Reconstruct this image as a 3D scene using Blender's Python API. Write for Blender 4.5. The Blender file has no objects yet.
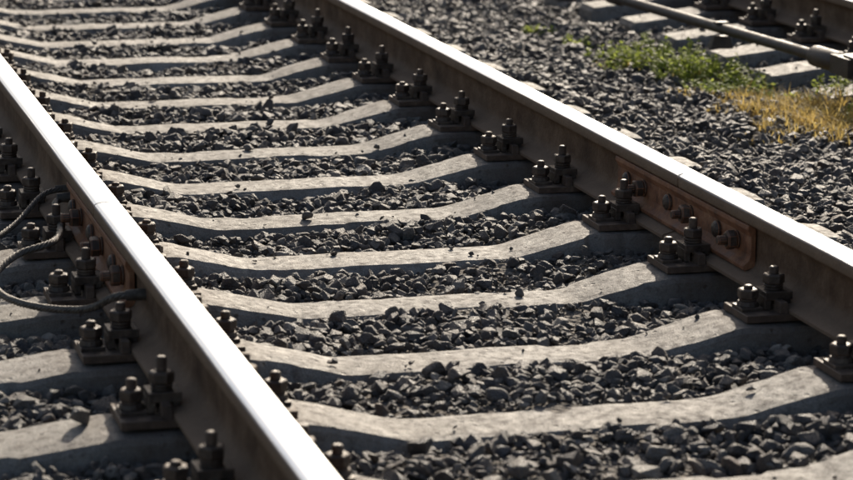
import bpy, math, random
import numpy as np
from mathutils import Vector, Matrix
random.seed(4); rng=np.random.default_rng(7)
scene=bpy.context.scene
S=0.5384; Y0=5.17; XR=0.797
XC2=3.67; Y02=9.62; S2=0.54
R=math.radians

# ------------------------------------------------------------------ helpers
def link(o): scene.collection.objects.link(o); return o
class MB:
    def __init__(s): s.v=[];s.f=[];s.m=[]
    def add(s,vs,fs,mi=0):
        b=len(s.v); s.v+= [tuple(p) for p in vs]; s.f+=[tuple(i+b for i in f) for f in fs]; s.m+=[mi]*len(fs)
    def box(s,c,d,mi=0,rot=None,taper=1.0):
        vs=[]
        for z in(-1,1):
            t=taper if z>0 else 1
            for x,y in((-1,-1),(1,-1),(1,1),(-1,1)):
                p=Vector((x*d[0]/2*t,y*d[1]/2*t,z*d[2]/2))
                if rot: p=rot@p
                vs.append(p+Vector(c))
        s.add(vs,[(3,2,1,0),(4,5,6,7),(0,1,5,4),(1,2,6,5),(2,3,7,6),(3,0,4,7)],mi)
    def prism(s,c,prof,n=6,mi=0,axis='z',ang=0):
        vs=[];fs=[]
        for r,h in prof:
            for i in range(n):
                a=ang+2*math.pi*i/n
                p=(r*math.cos(a),r*math.sin(a),h)
                if axis=='x': p=(p[2],p[0],p[1])
                if axis=='-x': p=(-p[2],p[1],p[0])
                if axis=='y': p=(p[1],p[2],p[0])
                vs.append((p[0]+c[0],p[1]+c[1],p[2]+c[2]))
        k=len(prof)
        for j in range(k-1):
            for i in range(n):
                a=j*n+i;b=j*n+(i+1)%n
                fs.append((a,b,b+n,a+n))
        fs.append(tuple(range(n-1,-1,-1))); fs.append(tuple((k-1)*n+i for i in range(n)))
        s.add(vs,fs,mi)
    def tube(s,pts,r,n=8,mi=0):
        pts=[Vector(p) for p in pts]; vs=[];fs=[]
        up=Vector((0,0,1))
        for i,p in enumerate(pts):
            t=(pts[min(i+1,len(pts)-1)]-pts[max(i-1,0)]).normalized()
            a=t.cross(up)
            if a.length<1e-3: a=t.cross(Vector((1,0,0)))
            a.normalize(); b=a.cross(t)
            rr=r[i] if isinstance(r,(list,tuple)) else r
            for k in range(n):
                q=2*math.pi*k/n
                vs.append(p+a*rr*math.cos(q)+b*rr*math.sin(q))
        for j in range(len(pts)-1):
            for k in range(n):
                a=j*n+k;b=j*n+(k+1)%n; fs.append((a,b,b+n,a+n))
        fs.append(tuple(range(n-1,-1,-1)));fs.append(tuple((len(pts)-1)*n+i for i in range(n)))
        s.add(vs,fs,mi)
    def mesh(s,name,mats,smooth=None,bevel=0):
        me=bpy.data.meshes.new(name); me.from_pydata(s.v,[],s.f)
        for m in mats: me.materials.append(m)
        me.polygons.foreach_set('material_index',s.m)
        me.validate(); me.update()
        import bmesh
        bm=bmesh.new(); bm.from_mesh(me); bmesh.ops.recalc_face_normals(bm,faces=bm.faces)
        if bevel:
            es=[e for e in bm.edges if len(e.link_faces)==2 and e.calc_face_angle(0)>0.5]
            bmesh.ops.bevel(bm,geom=es,offset=bevel,segments=1,affect='EDGES',clamp_overlap=True)
        bm.to_mesh(me); bm.free()
        if smooth is not None:
            me.shade_smooth(); me.set_sharp_from_angle(angle=R(smooth))
        return me
def obj(name,me,loc=(0,0,0),rot=(0,0,0)):
    o=bpy.data.objects.new(name,me); o.location=loc; o.rotation_euler=rot; return link(o)

_g=rng.random((256,256))
def vnoise(x,y):
    x=np.asarray(x,float);y=np.asarray(y,float)
    xi=np.floor(x).astype(int);yi=np.floor(y).astype(int);fx=x-xi;fy=y-yi
    fx=fx*fx*(3-2*fx);fy=fy*fy*(3-2*fy)
    g=lambda a,b:_g[a%256,b%256]
    return (g(xi,yi)*(1-fx)+g(xi+1,yi)*fx)*(1-fy)+(g(xi,yi+1)*(1-fx)+g(xi+1,yi+1)*fx)*fy

# ------------------------------------------------------------------ materials
def mat(name):
    m=bpy.data.materials.new(name); m.use_nodes=True
    nt=m.node_tree; b=nt.nodes['Principled BSDF']; return m,nt,b
def noise(nt,vec,scale,detail=4,rough=.55):
    n=nt.nodes.new('ShaderNodeTexNoise'); n.inputs['Scale'].default_value=scale
    n.inputs['Detail'].default_value=detail; n.inputs['Roughness'].default_value=rough
    if vec: nt.links.new(vec,n.inputs['Vector'])
    return n.outputs['Fac']
def ramp(nt,fac,stops,interp='LINEAR'):
    n=nt.nodes.new('ShaderNodeValToRGB'); cr=n.color_ramp; cr.interpolation=interp
    while len(cr.elements)<len(stops): cr.elements.new(.5)
    for e,(p,c) in zip(cr.elements,stops):
        e.position=p; e.color=(c,c,c,1) if isinstance(c,(int,float)) else (*c,1)
    nt.links.new(fac,n.inputs['Fac']); return n.outputs['Color']
def mix(nt,fac,a,b,mode='MIX'):
    n=nt.nodes.new('ShaderNodeMix'); n.data_type='RGBA'; n.blend_type=mode
    def put(s,v):
        if hasattr(v,'is_output'): nt.links.new(v,s)
        elif isinstance(v,(int,float)) : s.default_value=v
        else: s.default_value=(*v,1)
    put(n.inputs[0],fac); put(n.inputs[6],a); put(n.inputs[7],b)
    return n.outputs[2]
def math_(nt,op,a,b=None,clamp=False):
    n=nt.nodes.new('ShaderNodeMath'); n.operation=op; n.use_clamp=clamp
    for s,v in ((n.inputs[0],a),(n.inputs[1],b)):
        if v is None: continue
        if hasattr(v,'is_output'): nt.links.new(v,s)
        else: s.default_value=v
    return n.outputs[0]
def bump(nt,h,b,strength=.5,dist=.005):
    n=nt.nodes.new('ShaderNodeBump'); n.inputs['Strength'].default_value=strength; n.inputs['Distance'].default_value=dist
    nt.links.new(h,n.inputs['Height']); nt.links.new(n.outputs['Normal'],b.inputs['Normal'])
def coord(nt,which='Object',randomize=False):
    tc=nt.nodes.new('ShaderNodeTexCoord'); v=tc.outputs[which]
    if randomize:
        oi=nt.nodes.new('ShaderNodeObjectInfo')
        mm=nt.nodes.new('ShaderNodeVectorMath'); mm.operation='ADD'
        sc=math_(nt,'MULTIPLY',oi.outputs['Random'],57.0)
        nt.links.new(v,mm.inputs[0]); nt.links.new(sc,mm.inputs[1]); v=mm.outputs[0]
    return v
def objrand(nt):
    return nt.nodes.new('ShaderNodeObjectInfo').outputs['Random']

# stone
m_stone,nt,b=mat('crushed_stone')
v=coord(nt,'Object',True)
c1=ramp(nt,objrand(nt),[(0,(.07,.069,.074)),(.2,(.15,.148,.150)),(.38,(.105,.092,.086)),(.55,(.195,.183,.175)),(.70,(.17,.122,.093)),(.84,(.25,.235,.215)),(.94,(.33,.305,.27)),(1,(.48,.44,.39))])
n1=noise(nt,v,1.6,5,.65)
c2=mix(nt,ramp(nt,n1,[(.36,0.),(.72,.85)]),c1,(.27,.232,.195))
n2=noise(nt,v,9,3,.6)
col=mix(nt,.6,c2,ramp(nt,n2,[(.3,.38),(.7,1.)]),'MULTIPLY')
nt.links.new(col,b.inputs['Base Color'])
nt.links.new(ramp(nt,n2,[(.3,.32),(.7,.72)]),b.inputs['Roughness'])
bump(nt,n2,b,.6,.3)

# ground / ballast bed fines
m_ground,nt,b=mat('ballast_fines')
v=coord(nt,'Object')
vo=nt.nodes.new('ShaderNodeTexVoronoi'); vo.inputs['Scale'].default_value=55; nt.links.new(v,vo.inputs['Vector'])
n1=noise(nt,v,3,5); n2=noise(nt,v,120,3)
sep=nt.nodes.new('ShaderNodeSeparateColor'); nt.links.new(vo.outputs['Color'],sep.inputs[0])
c=ramp(nt,sep.outputs[0],[(0,(.055,.05,.045)),(.6,(.125,.112,.098)),(1,(.22,.195,.165))])
c=mix(nt,ramp(nt,n1,[(.4,0.),(.7,.7)]),c,(.20,.17,.138))
nt.links.new(c,b.inputs['Base Color']); b.inputs['Roughness'].default_value=.9
h=math_(nt,'ADD',math_(nt,'MULTIPLY',vo.outputs['Distance'],-1.),math_(nt,'MULTIPLY',n2,.4))
bump(nt,h,b,1,.015)

# concrete
m_conc,nt,b=mat('sleeper_concrete')
v=coord(nt,'Object',True)
n1=noise(nt,v,5,6,.6); n2=noise(nt,v,38,5,.7); n3=noise(nt,v,220,3,.7); n4=noise(nt,v,2.3,4,.6)
vp=nt.nodes.new('ShaderNodeTexVoronoi'); vp.inputs['Scale'].default_value=42; nt.links.new(v,vp.inputs['Vector'])
spv=nt.nodes.new('ShaderNodeSeparateColor'); nt.links.new(vp.outputs['Color'],spv.inputs[0])
pit=math_(nt,'MULTIPLY',math_(nt,'GREATER_THAN',spv.outputs[0],.80),ramp(nt,vp.outputs['Distance'],[(.10,1.),(.30,0.)]))
c=ramp(nt,n1,[(.3,(.22,.198,.172)),(.52,(.33,.305,.27)),(.72,(.42,.39,.345))])
c=mix(nt,ramp(nt,n2,[(.50,0.),(.64,.75)]),c,(.165,.142,.12))
c=mix(nt,ramp(nt,n4,[(.42,0.),(.62,.6)]),c,(.225,.198,.168))
c=mix(nt,.55,c,ramp(nt,n3,[(.35,.42),(.6,1.)]),'MULTIPLY')
c=mix(nt,math_(nt,'MULTIPLY',pit,.7),c,(.07,.06,.05))
tc=coord(nt,'Object'); sx=nt.nodes.new('ShaderNodeSeparateXYZ'); nt.links.new(tc,sx.inputs[0])
d=math_(nt,'ABSOLUTE',math_(nt,'SUBTRACT',math_(nt,'ABSOLUTE',sx.outputs[0]),XR))
rm=math_(nt,'MULTIPLY',ramp(nt,d,[(.14,1.),(.27,0.)]),ramp(nt,n1,[(.3,.3),(.6,.9)]))
c=mix(nt,rm,c,(.12,.08,.055))
rd=math_(nt,'ADD',math_(nt,'MULTIPLY',objrand(nt),.34),.80)
hs=nt.nodes.new('ShaderNodeHueSaturation'); nt.links.new(c,hs.inputs['Color']); nt.links.new(rd,hs.inputs['Value'])
nt.links.new(hs.outputs[0],b.inputs['Base Color'])
nt.links.new(ramp(nt,n2,[(.3,.5),(.7,.85)]),b.inputs['Roughness'])
h=math_(nt,'ADD',math_(nt,'MULTIPLY',n2,.8),math_(nt,'MULTIPLY',n3,.6))
h=math_(nt,'SUBTRACT',math_(nt,'ADD',h,n1),math_(nt,'MULTIPLY',pit,.8))
bump(nt,h,b,.9,.007)

# rail steel : side rust + running band
m_rail,nt,b=mat('rail_steel')
tc=coord(nt,'Object'); sx=nt.nodes.new('ShaderNodeSeparateXYZ'); nt.links.new(tc,sx.inputs[0])
mp=nt.nodes.new('ShaderNodeMapping'); mp.inputs['Scale'].default_value=(60,1.2,60); nt.links.new(tc,mp.inputs[0])
st=noise(nt,mp.outputs[0],1,4,.6); n1=noise(nt,tc,9,6,.65); n2=noise(nt,tc,90,4,.65)
mp2=nt.nodes.new('ShaderNodeMapping'); mp2.inputs['Scale'].default_value=(400,2.5,400); nt.links.new(tc,mp2.inputs[0])
st2=noise(nt,mp2.outputs[0],1,3,.6)
ax=math_(nt,'ABSOLUTE',math_(nt,'ADD',sx.outputs[0],math_(nt,'MULTIPLY',math_(nt,'SUBTRACT',st,.5),.006)))
band=math_(nt,'MULTIPLY',ramp(nt,ax,[(.0315,1.),(.0350,0.)]),math_(nt,'GREATER_THAN',sx.outputs[2],.166))
rust=ramp(nt,n1,[(.3,(.090,.050,.030)),(.5,(.165,.100,.060)),(.72,(.27,.175,.11))])
rust=mix(nt,.5,rust,ramp(nt,n2,[(.3,.45),(.65,1.)]),'MULTIPLY')
foot=ramp(nt,sx.outputs[2],[(.015,.7),(.06,0.)])
rust=mix(nt,foot,rust,(.24,.165,.11))
headside=ramp(nt,sx.outputs[2],[(.140,0.),(.147,.6)])
rust=mix(nt,headside,rust,(.28,.20,.135))
steel=ramp(nt,st2,[(.3,(.72,.75,.79)),(.7,(.90,.93,.97))])
nt.links.new(mix(nt,band,rust,steel),b.inputs['Base Color'])
nt.links.new(band,b.inputs['Metallic'])
rr=ramp(nt,st2,[(.3,.26),(.7,.38)])
nt.links.new(mix(nt,band,(.75,.75,.75),rr),b.inputs['Roughness'])
b.inputs['Specular IOR Level'].default_value=.2
hb=math_(nt,'MULTIPLY',math_(nt,'ADD',n2,n1),math_(nt,'SUBTRACT',1.,band))
bump(nt,hb,b,.8,.004)

def rusty(name,dark,midc,hi,rough=.65,metal=.0,sc=30):
    m,nt,b=mat(name); v=coord(nt,'Object',True)
    n1=noise(nt,v,sc,5,.6); n2=noise(nt,v,sc*6,3,.6)
    c=ramp(nt,n1,[(.3,dark),(.52,midc),(.75,hi)])
    c=mix(nt,.5,c,ramp(nt,n2,[(.3,.5),(.7,1.)]),'MULTIPLY')
    nt.links.new(c,b.inputs['Base Color']); nt.links.new(ramp(nt,n1,[(.3,rough-.2),(.7,rough+.15)]),b.inputs['Roughness'])
    b.inputs['Metallic'].default_value=metal
    bump(nt,math_(nt,'ADD',n1,n2),b,.6,.003); return m
m_plate=rusty('baseplate_rust',(.06,.038,.026),(.12,.076,.050),(.22,.15,.10))
m_bolt=rusty('greasy_bolt_steel',(.034,.025,.020),(.085,.058,.041),(.19,.138,.095),.5,.15)
m_fish=rusty('fishplate_rust',(.13,.052,.026),(.30,.125,.057),(.44,.23,.12),.7,0,18)
m_cable=rusty('cable_steel',(.06,.052,.045),(.13,.11,.09),(.23,.20,.165),.5,.3,60)
m_rod=rusty('rusty_rod_steel',(.03,.022,.019),(.07,.052,.041),(.13,.10,.078),.6,0,20)

def leaf(name,a,bc,trans=.35):
    m,nt,b=mat(name); v=coord(nt,'Object')
    c=ramp(nt,noise(nt,v,25,3),[(.35,a),(.65,bc)])
    nt.links.new(c,b.inputs['Base Color']); b.inputs['Roughness'].default_value=.6
    tr=nt.nodes.new('ShaderNodeBsdfTranslucent'); nt.links.new(c,tr.inputs['Color'])
    mx=nt.nodes.new('ShaderNodeMixShader'); mx.inputs[0].default_value=trans
    nt.links.new(b.outputs[0],mx.inputs[1]); nt.links.new(tr.outputs[0],mx.inputs[2])
    nt.links.new(mx.outputs[0],nt.nodes['Material Output'].inputs['Surface']); return m
m_green=leaf('weed_leaf',(.22,.28,.045),(.46,.52,.12),.6)
m_dry=leaf('dry_grass',(.52,.36,.10),(.74,.58,.21),.55)

# ------------------------------------------------------------------ ground
def track_h(a):
    return np.interp(a,[0,.36,.62,1.3,1.75,2.4],[-.082,-.080,-.060,-.068,-.12,-.22])
def H(x,y):
    x=np.asarray(x,float);y=np.asarray(y,float)
    h=np.maximum(track_h(np.abs(x)),track_h(np.abs(x-XC2)))
    between=(x>1.3)&(x<2.6)
    h=np.where(between,np.interp(x,[1.3,1.7,2.3,2.6],[-.068,-.11,-.115,-.08]),h)
    h=np.where(x<-1.3,np.interp(-x,[1.3,2.0,4,6],[-.085,-.16,-.6,-.8]),h)
    h=np.where(x>XC2+1.3,np.interp(x-XC2,[1.3,2.0,4,6],[-.068,-.16,-.6,-.8]),h)
    h=h+(vnoise(x*3.1,y*3.1)-.5)*.040+(vnoise(x*9+7,y*9)-.5)*.018
    far=np.clip((np.abs(y-8)-60)/60,0,1)
    return h*(1-far)+far*-.8
xs=np.concatenate([[-600,-200,-80,-30,-12,-7,-5,-4],np.arange(-3,7,.05),[7.5,9,12,20,60,200,600]])
ys=np.concatenate([[-600,-200,-60,-20,-5,0],np.arange(2,20,.06),np.arange(20.5,68,1.),[75,90,120,200,600]])
X,Y=np.meshgrid(xs,ys); Z=H(X,Y)
nv=np.stack([X.ravel(),Y.ravel(),Z.ravel()],1)
nx,ny=len(xs),len(ys)
i=np.arange(ny-1)[:,None]*nx+np.arange(nx-1)[None,:]
F=np.stack([i,i+1,i+1+nx,i+nx],-1).reshape(-1,4)
me=bpy.data.meshes.new('ground'); me.from_pydata(nv.tolist(),[],F.tolist()); me.materials.append(m_ground); me.shade_smooth()
obj('ground',me)

# ------------------------------------------------------------------ sleepers
def sleeper_mesh(seed):
    r=np.random.default_rng(seed); mb=MB()
    xs=np.concatenate([[-1.35,-1.335],np.arange(-1.32,1.321,.02),[1.335,1.35]])
    a=np.abs(xs)
    top=np.interp(a,[0,.35,.37,.59,.61,1.0,1.35],[-.057,-.057,-.055,-.002,0,-.004,-.045])
    hw=np.interp(a,[0,.4,.62,1.1,1.33,1.35],[.086,.090,.104,.106,.100,.088])
    hb=hw+.05
    n=len(xs)
    def sm(k,amp):
        z=r.normal(size=n+k); return np.convolve(z,np.ones(k)/k,'same')[:n]*amp
    eL=sm(3,.0035)+sm(9,.004); eR=sm(3,.0035)+sm(9,.004)
    for E in (eL,eR):
        for _ in range(r.integers(2,6)):
            c=r.integers(5,n-5); w=r.integers(1,4); E[c-w:c+w]+= r.uniform(.006,.02)
    tz=sm(7,.003); mz=[sm(4,.0025) for _ in range(5)]
    rows=[]
    for k in range(n):
        t=top[k]+tz[k]; L=-hw[k]+max(eL[k],-.004); Rr=hw[k]-max(eR[k],-.004)
        end=.02 if k in(0,n-1) else 0
        t-=end
        row=[(-hb[k],-.21),(-hb[k]+.02,-.12),(L-.005,t-.014),(L+.004,t-.002),(L+.022,t+mz[0][k]*.4)]
        for j,q in enumerate((-.5,0,.5)): row.append((hw[k]*q*.9,t+mz[1+j][k]*.6+.001))
        row+= [(Rr-.022,t+mz[4][k]*.4),(Rr-.004,t-.002),(Rr+.005,t-.014),(hb[k]-.02,-.12),(hb[k],-.21)]
        rows.append(row)
    m=len(rows[0]); vs=[(xs[k],p[0],p[1]) for k in range(n) for p in rows[k]]
    fs=[(k*m+j,(k+1)*m+j,(k+1)*m+(j+1)%m,k*m+(j+1)%m) for k in range(n-1) for j in range(m)]
    fs.append(tuple(range(m)));fs.append(tuple((n-1)*m+j for j in range(m-1,-1,-1)))
    mb.add(vs,fs); return mb.mesh('railway_sleeper',[m_conc],smooth=12)
SL=[sleeper_mesh(40+i) for i in range(9)]

# ------------------------------------------------------------------ fastenings
def nut(mb,c,rad,h,ang,mi=1,axis='z'):
    mb.prism(c,[(rad*.86,0),(rad,h*.12),(rad,h*.88),(rad*.84,h)],6,mi,axis,ang)
def stud(mb,x,z0,t):
    prof=[];z=0
    while z<t: prof+=[(.0125,z),(.0105,z+.0025)]; z+=.0045
    prof.append((.008,z)); mb.prism((x,0,z0),prof,12,1)
def fast_mesh(seed):
    r=random.Random(seed); mb=MB()
    mb.box((0,0,.009),(.37,.15,.018),0)
    for s in(-1,1):
        for yy in(-.05,.05): mb.box((s*.088,yy,.032),(.022,.045,.028),0,taper=.85)
        mb.box((s*.086,0,.054),(.070,.070,.020),1)
        mb.box((s*.062,0,.040),(.014,.066,.014),1)
        mb.box((s*.114,0,.036),(.016,.064,.032),1)
        mb.prism((s*.088,0,.064),[(.023,0),(.023,.006)],14,1); mb.prism((s*.088,0,.0715),[(.024,0),(.024,.006)],14,1)
        nut(mb,(s*.088,0,.078),.0275,.025,r.random()*3)
        stud(mb,s*.088,.103,r.uniform(.014,.028))
        x=s*(.154+r.uniform(-.003,.003))
        mb.box((x,0,.022),(.056,.066,.009),1)
        mb.prism((x,0,.0265),[(.028,0),(.025,.012)],14,1)
        mb.prism((x,0,.0385),[(.022,0),(.022,.006)],14,1)
        nut(mb,(x,0,.0445),.0265,.024,r.random()*3)
        stud(mb,x,.0685,r.uniform(.008,.02))
    return mb.mesh('rail_fastening',[m_plate,m_bolt],bevel=.0012)
FM=[fast_mesh(i) for i in range(5)]
ypos=[Y0+S*k for k in range(-5,70)]
ypos2=[Y02+S2*k for k in range(-13,60)]
def put_track(xc,yl,seed):
    r=random.Random(seed)
    for k,y in enumerate(yl):
        sk=r.uniform(-.008,.008)
        obj('railway_sleeper',SL[(k*4+r.randint(0,2))%9],(xc+r.uniform(-.008,.008),y,r.uniform(-.003,.0)),(0,0,sk))
        for s in(-1,1):
            obj('rail_fastening',r.choice(FM),(xc+s*XR,y+s*sk*XR,.0015),(0,0,r.choice([0,math.pi])+sk))
put_track(0,ypos,1); put_track(XC2,ypos2,2)

# ------------------------------------------------------------------ rails
half=[(.075,0),(.075,.008),(.071,.0115),(.030,.022),(.017,.031),(.010,.046),(.009,.06),(.009,.112),(.012,.127),(.018,.134),(.034,.141),(.0365,.145),(.0365,.165),(.0350,.1705),(.0315,.1750),(.0250,.1780),(.0150,.1794),(.005,.180)]
prof=[(x,z) for x,z in half]+[(-x,z) for x,z in reversed(half)]
def rail(xc,ya,yb):
    mb=MB(); m=len(prof); n=max(2,int((yb-ya)/1.0)+1); yy=np.linspace(0,yb-ya,n)
    vs=[(x,y,z) for y in yy for x,z in prof]
    fs=[(k*m+j,k*m+(j+1)%m,(k+1)*m+(j+1)%m,(k+1)*m+j) for k in range(n-1) for j in range(m)]
    fs+=[tuple(range(m)),tuple((n-1)*m+j for j in range(m-1,-1,-1))]
    mb.add(vs,fs)
    obj('rail',mb.mesh('rail',[m_rail],smooth=40),(xc,ya,.0195))
JY={-1:6.46,1:6.50}
for s in(-1,1):
    rail(s*XR,-6,JY[s]-.006); rail(s*XR,JY[s]+.006,44)
    rail(XC2+s*XR,-6,44)

# ------------------------------------------------------------------ fishplates
def fish_mesh():
    mb=MB(); L=1.0
    pf=[(.013,.030),(.040,.0215),(.046,.024),(.048,.034),(.032,.046),(.027,.060),(.027,.108),(.032,.118),(.037,.126),(.036,.1375),(.030,.1385),(.014,.130)]
    for s in(-1,1):
        m=len(pf); vs=[(s*x,y,z) for y in(-L/2,L/2) for x,z in pf]
        fs=[(j,(j+1)%m,m+(j+1)%m,m+j) for j in range(m)]+[tuple(range(m)),tuple(m+j for j in range(m-1,-1,-1))]
        mb.add(vs,fs,0)
        for i,yy in enumerate((-.41,-.28,-.08,.08,.28,.41)):
            ax='x' if s>0 else '-x'
            if (i%2==0)==(s<0):
                mb.prism((s*.0275,yy,.084),[(.024,0),(.024,.006)],14,1,ax)
                nut(mb,(s*.0335,yy,.084),.026,.026,i*.7,1,ax)
                mb.prism((s*.0595,yy,.084),[(.0125,0),(.0125,.02),(.010,.024)],12,1,ax)
            else:
                mb.prism((s*.0275,yy,.084),[(.023,0),(.023,.008),(.018,.014),(.008,.018)],14,1,ax)
    return mb.mesh('fishplate',[m_fish,m_bolt],bevel=.0012)
fme=fish_mesh()
for s in(-1,1): obj('fishplate',fme,(s*XR,JY[s],.0195))

# ------------------------------------------------------------------ bonding cables
def catmull(P,n=14):
    P=[Vector(p) for p in P]; P=[P[0]*2-P[1]]+P+[P[-1]*2-P[-2]]; out=[]
    for i in range(1,len(P)-2):
        for k in range(n):
            t=k/n
            out.append(.5*((2*P[i])+(P[i+1]-P[i-1])*t+(2*P[i-1]-5*P[i]+4*P[i+1]-P[i+2])*t*t+(3*P[i]-P[i-1]-3*P[i+1]+P[i+2])*t**3))
    out.append(P[-2]); return out
def cable(name,P,rad=.0085):
    c=catmull(P); mb=MB(); ph=0; strands=[[] for _ in range(5)]
    for i,p in enumerate(c):
        t=(c[min(i+1,len(c)-1)]-c[max(i-1,0)]).normalized(); a=t.cross(Vector((0,0,1))).normalized(); b_=a.cross(t)
        if i: ph+=(c[i]-c[i-1]).length*90
        for k in range(5):
            q=ph+k*2*math.pi/5; strands[k].append(p+a*math.cos(q)*rad*.55+b_*math.sin(q)*rad*.55)
    for s_ in strands: mb.tube(s_,rad*.5,6)
    for e in (c[0],c[-1]): mb.prism((e.x,e.y,e.z),[(rad*1.3,-.03),(rad*1.5,0),(rad*1.5,.02)],10,0,'x')
    return obj(name,mb.mesh(name,[m_cable],smooth=50))
cable('bonding_cable',[(-.822,5.84,.105),(-.875,5.85,.10),(-.93,5.93,.055),(-1.02,6.05,.035),(-1.09,6.2,.03),(-1.10,6.36,.04),(-1.03,6.47,.07),(-.93,6.52,.09),(-.88,6.75,.08),(-.86,7.0,.09),(-.822,7.03,.10)],.0095)
cable('bonding_cable',[(-.81,7.15,.10),(-.88,7.12,.09),(-.98,7.0,.03),(-1.12,6.85,.0),(-1.3,6.85,-.02),(-1.5,6.95,-.06)],.008)
cable('bonding_cable',[(.822,5.84,.105),(.88,5.9,.09),(.95,6.15,.04),(.97,6.5,.03),(.93,6.8,.05),(.87,7.0,.09),(.822,7.03,.10)],.0085)

# ------------------------------------------------------------------ point rod beside neighbouring track
mb=MB()
p0=Vector((2.375,8.97,.085)); p1=Vector((2.235,10.67,.085)); d=(p1-p0).normalized()
mb.tube([p0+d*t for t in np.linspace(0,5.0,10)],.022,14)
mb.tube([p0+d*t for t in(.0,.02,.22,.24)],[.026,.041,.041,.026],14)
mb.tube([p0+d*t for t in(2.0,2.02,2.14,2.16)],[.022,.031,.031,.022],14)
mb.box(p0-d*.05,(.095,.16,.07)); mb.box(p0-d*.16+Vector((0,0,.034)),(.08,.22,.018)); mb.box(p0-d*.16-Vector((0,0,.034)),(.08,.22,.018))
mb.tube([p0-d*.2-Vector((.0,0,.05)),p0-d*.2+Vector((0,0,.05))],.02,12)
mb.tube([p0-d*.2,p0-d*.2+Vector((.35,-.05,-.01)),p0-d*.2+Vector((.62,-.06,-.01))],.022,12)
for t in(1.03,2.65,4.1):
    q=p0+d*t; mb.box((q.x,q.y,.028),(.10,.05,.052),taper=.7); mb.box((q.x,q.y,.108),(.055,.04,.01))
obj('point_rod',mb.mesh('point_rod',[m_rod],smooth=35,bevel=.0015))

# ------------------------------------------------------------------ weeds
def weed(name,x,y,rad,hgt,nleaf,m,dry=False,seed=0):
    r=random.Random(seed); mb=MB(); nst=max(5,nleaf//(5 if dry else 12))
    for s_ in range(nst):
        a=r.random()*6.28; q=rad*math.sqrt(r.random()); bx,by=q*math.cos(a),q*math.sin(a)
        bz=float(H(x+bx,y+by)); hh=hgt*r.uniform(.4,1)*(1-.45*q/rad)
        lx,ly=bx*r.uniform(.1,.5)+r.uniform(-.3,.3)*hh,by*r.uniform(.1,.5)+r.uniform(-.3,.3)*hh
        if dry:
            for k in range(5):
                a=r.random()*6.28; L=hh*r.uniform(.6,1.2); w=r.uniform(.0022,.004); bend=r.uniform(.3,1.1)
                dx,dy=math.cos(a),math.sin(a); pts=[]
                for j in range(5):
                    t=j/4; o=L*bend*t*t; z=bz+L*t*(1-.35*bend*t)
                    ww=w*(1-t*.85); pts+=[(bx+dx*o-dy*ww,by+dy*o+dx*ww,z),(bx+dx*o+dy*ww,by+dy*o-dx*ww,z)]
                mb.add(pts,[(2*j,2*j+1,2*j+3,2*j+2) for j in range(4)])
        else:
            mb.tube([(bx,by,bz),(bx+lx*.4,by+ly*.4,bz+hh*.55),(bx+lx,by+ly,bz+hh)],.0016,4)
            for k in range(12):
                t=r.uniform(.15,1.05); c=Vector((bx+lx*t,by+ly*t,bz+hh*t))
                a=r.random()*6.28; L=r.uniform(.014,.034); w=L*r.uniform(.22,.4)
                dv=Vector((math.cos(a),math.sin(a),r.uniform(-.2,.8))).normalized(); sd=dv.cross(Vector((r.uniform(-.5,.5),r.uniform(-.5,.5),1))).normalized()
                nn=dv.cross(sd)
                mb.add([c,c+dv*L*.45+sd*w+nn*L*.1,c+dv*L,c+dv*L*.45-sd*w+nn*L*.1],[(0,1,2),(0,2,3)])
    me=bpy.data.meshes.new(name); me.from_pydata(mb.v,[],mb.f); me.materials.append(m); me.update()
    obj(name,me,(x,y,0))
W=[(1.98,10.46,.11,.10,420),(2.06,10.12,.14,.18,900),(2.12,9.80,.15,.16,950),(2.20,9.52,.11,.12,480),(1.90,10.1,.09,.07,160),(2.22,10.0,.07,.08,160),(2.03,9.48,.08,.09,180),(1.97,10.9,.07,.07,120),(2.45,9.10,.11,.15,450),(1.93,11.3,.07,.07,120),(2.44,8.75,.11,.15,350),(2.28,9.3,.08,.09,150)]
for i,(x,y,r_,h_,n_) in enumerate(W): weed('weed_plant',x,y,r_,h_,n_,m_green,False,i)
Dg=[(2.20,9.28,.16,.13,450),(2.12,8.97,.17,.14,600),(2.05,8.62,.16,.11,420),(2.26,8.72,.17,.17,800),(2.18,8.38,.17,.14,550),(1.98,9.05,.13,.08,200),(1.88,8.45,.13,.07,180),(2.15,9.75,.2,.10,220),(1.98,10.2,.18,.08,180),(2.33,9.02,.13,.15,480),(2.0,9.4,.16,.07,180),(2.33,8.2,.15,.14,350)]
for i,(x,y,r_,h_,n_) in enumerate(Dg): weed('dry_grass_tuft',x,y,r_,h_,n_,m_dry,True,50+i)

# ------------------------------------------------------------------ ballast stones (one instanced object)
import bmesh
col=bpy.data.collections.new('ballast_stone_shapes')
for i in range(14):
    r=np.random.default_rng(100+i); n=r.integers(10,19)
    p=r.normal(size=(n,3)); p/=np.linalg.norm(p,axis=1)[:,None]; p*=r.uniform(.78,1,size=(n,1)); p*=np.array([1,r.uniform(.58,.9),r.uniform(.4,.7)])
    bm=bmesh.new(); [bm.verts.new(q) for q in p]
    res=bmesh.ops.convex_hull(bm,input=bm.verts)
    bmesh.ops.delete(bm,geom=[v for v in bm.verts if not v.link_faces],context='VERTS')
    bmesh.ops.dissolve_limit(bm,angle_limit=R(14),verts=bm.verts,edges=bm.edges)
    bmesh.ops.bevel(bm,geom=list(bm.edges),offset=.05,segments=1,affect='EDGES',clamp_overlap=True)
    bmesh.ops.recalc_face_normals(bm,faces=bm.faces)
    me=bpy.data.meshes.new('ballast_stone'); bm.to_mesh(me); bm.free(); me.materials.append(m_stone)
    col.objects.link(bpy.data.objects.new('stone_shape_%d'%i,me))

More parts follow.
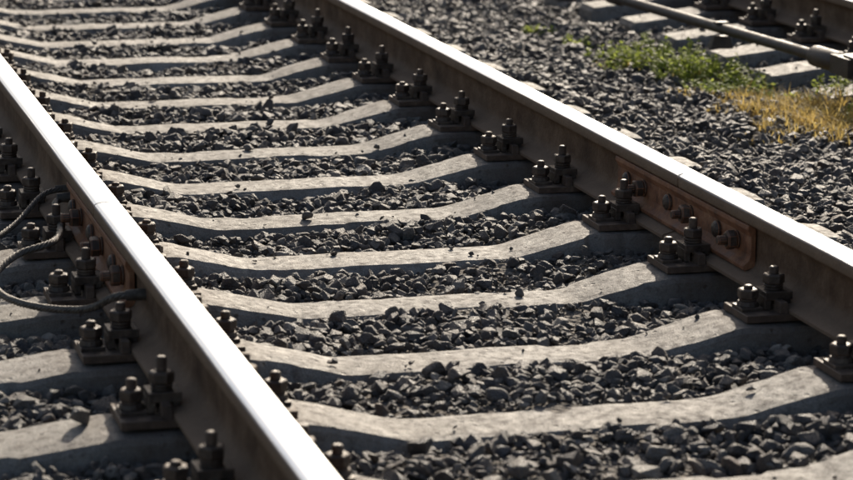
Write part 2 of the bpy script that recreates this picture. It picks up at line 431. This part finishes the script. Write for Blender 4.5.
def scatter(x0,x1,y0,y1,dens,smin,smax,lay):
    n=int((x1-x0)*(y1-y0)*dens); x=rng.uniform(x0,x1,n); y=rng.uniform(y0,y1,n)
    s=np.clip(np.exp(rng.normal(np.log((smin+smax)/2.6),.36,n)),smin,smax)
    z=H(x,y)+s*rng.uniform(-.1,.45,n)+lay
    return x,y,z,s
parts=[scatter(-2.3,4.4,3.6,15.5,1200,.014,.042,.0),scatter(-2.3,4.4,3.6,15.5,1050,.012,.040,.010),scatter(-2.3,4.4,3.6,15.5,2400,.005,.014,.006),
       scatter(-4,7,15.5,30,420,.025,.045,0),scatter(-4,-2.3,1,15.5,450,.025,.045,0),scatter(4.4,7,1,15.5,450,.025,.045,0)]
x,y,z,s=[np.concatenate([p[i] for p in parts]) for i in range(4)]
keep=np.ones(len(x),bool); 
for xc,yl in((0,ypos),(XC2,ypos2)):
    a=np.abs(x-xc); yl=np.array(yl)
    idx=np.clip(np.round((y-yl[0])/(yl[1]-yl[0])).astype(int),0,len(yl)-1); dy=np.abs(y-yl[idx])
    hw=np.interp(a,[0,.4,.62,1.35],[.092,.094,.107,.107])
    on=(a<1.36+s*.5)&(dy<hw+s*.6)
    top=np.interp(a,[0,.36,.6,1.0,1.35],[-.056,-.056,0,-.004,-.045])
    lucky=on&(rng.random(len(x))<np.where(s<.014,.014,.0022))&(dy<.09)&(a<1.33)
    lucky&=~((np.abs(a-XR)<.24))
    keep&=(~on)|lucky
    z=np.where(lucky,top+s*.45,z)
    ur=(np.abs(a-XR)<.085+s*.6)
    zr=np.where(s>.022,-9,np.minimum(z,-.01-s*.4)); 
    z=np.where(ur&~on,zr,z)
    keep&=z>-5
    keep&=~((np.abs(a-XR)<.2)&(dy<.09+s))
pt=vnoise(x*2.3+30,y*2.3+11)
keep&=~((pt>.66)&(s>.016)&(rng.random(len(x))<.5))
x,y,z,s=x[keep],y[keep],z[keep],s[keep]; n=len(x)
me=bpy.data.meshes.new('ballast_stones'); me.vertices.add(n); me.vertices.foreach_set('co',np.stack([x,y,z],1).ravel())
a_=me.attributes.new('rot','FLOAT_VECTOR','POINT'); rot=rng.uniform(-3.14,3.14,(n,3)); rot[:,0]=rng.normal(0,.5,n); rot[:,1]=rng.normal(0,.5,n); a_.data.foreach_set('vector',rot.ravel())
a_=me.attributes.new('scl','FLOAT','POINT'); a_.data.foreach_set('value',s)
a_=me.attributes.new('idx','INT','POINT'); a_.data.foreach_set('value',rng.integers(0,14,n).astype(np.int32))
bo=obj('ballast_stones',me)
ng=bpy.data.node_groups.new('scatter_stones','GeometryNodeTree')
ng.interface.new_socket('Geometry',in_out='INPUT',socket_type='NodeSocketGeometry'); ng.interface.new_socket('Geometry',in_out='OUTPUT',socket_type='NodeSocketGeometry')
gi=ng.nodes.new('NodeGroupInput'); go=ng.nodes.new('NodeGroupOutput')
iop=ng.nodes.new('GeometryNodeInstanceOnPoints'); ci=ng.nodes.new('GeometryNodeCollectionInfo')
ci.inputs['Collection'].default_value=col; ci.inputs['Separate Children'].default_value=True; ci.inputs['Reset Children'].default_value=True
def na(name,t):
    q=ng.nodes.new('GeometryNodeInputNamedAttribute'); q.data_type=t; q.inputs['Name'].default_value=name
    return [o for o in q.outputs if o.enabled and o.name=='Attribute'][0]
L=ng.links.new
L(gi.outputs[0],iop.inputs['Points']); L(ci.outputs[0],iop.inputs['Instance']); iop.inputs['Pick Instance'].default_value=True
L(na('idx','INT'),iop.inputs['Instance Index']); L(na('rot','FLOAT_VECTOR'),iop.inputs['Rotation']); L(na('scl','FLOAT'),iop.inputs['Scale'])
L(iop.outputs[0],go.inputs[0])
md=bo.modifiers.new('scatter','NODES'); md.node_group=ng

# ------------------------------------------------------------------ light
az=R(25); el=R(27)
sd=Vector((math.sin(az)*math.cos(el),math.cos(az)*math.cos(el),math.sin(el)))
ld=bpy.data.lights.new('sun','SUN'); ld.energy=5.0; ld.angle=R(.5); ld.color=(1,.89,.74)
lo=link(bpy.data.objects.new('sun',ld)); lo.rotation_euler=(-sd).to_track_quat('-Z','Y').to_euler(); lo.location=(10,20,12)
w=bpy.data.worlds.new('World'); scene.world=w; w.use_nodes=True; nt=w.node_tree
sky=nt.nodes.new('ShaderNodeTexSky'); sky.sky_type='NISHITA'; sky.sun_disc=False; sky.sun_elevation=el; sky.sun_rotation=az; sky.dust_density=3; sky.air_density=1.; sky.ozone_density=.8
bg=nt.nodes['Background']; bg.inputs['Strength'].default_value=.105; nt.links.new(sky.outputs[0],bg.inputs['Color'])

# ------------------------------------------------------------------ camera
Fp,pi_,ya,ro,cx,h=2608.8,.2162,.2734,.0096,-1.7676,1.5322
f=np.array([np.sin(ya)*np.cos(pi_),np.cos(ya)*np.cos(pi_),-np.sin(pi_)]); r0=np.array([np.cos(ya),-np.sin(ya),0]); u0=np.cross(r0,f)
r_=np.cos(ro)*r0+np.sin(ro)*u0; u_=-np.sin(ro)*r0+np.cos(ro)*u0
cd=bpy.data.cameras.new('camera'); cam=link(bpy.data.objects.new('camera',cd))
cam.matrix_world=Matrix(((r_[0],u_[0],-f[0],cx),(r_[1],u_[1],-f[1],0),(r_[2],u_[2],-f[2],h),(0,0,0,1)))
cd.sensor_width=36; cd.lens=Fp*36/853; cd.clip_end=2000
cd.dof.use_dof=True; cd.dof.focus_distance=7.4; cd.dof.aperture_fstop=5.0
scene.camera=cam
scene.view_settings.view_transform='Standard'; scene.view_settings.look='None'; scene.view_settings.exposure=0
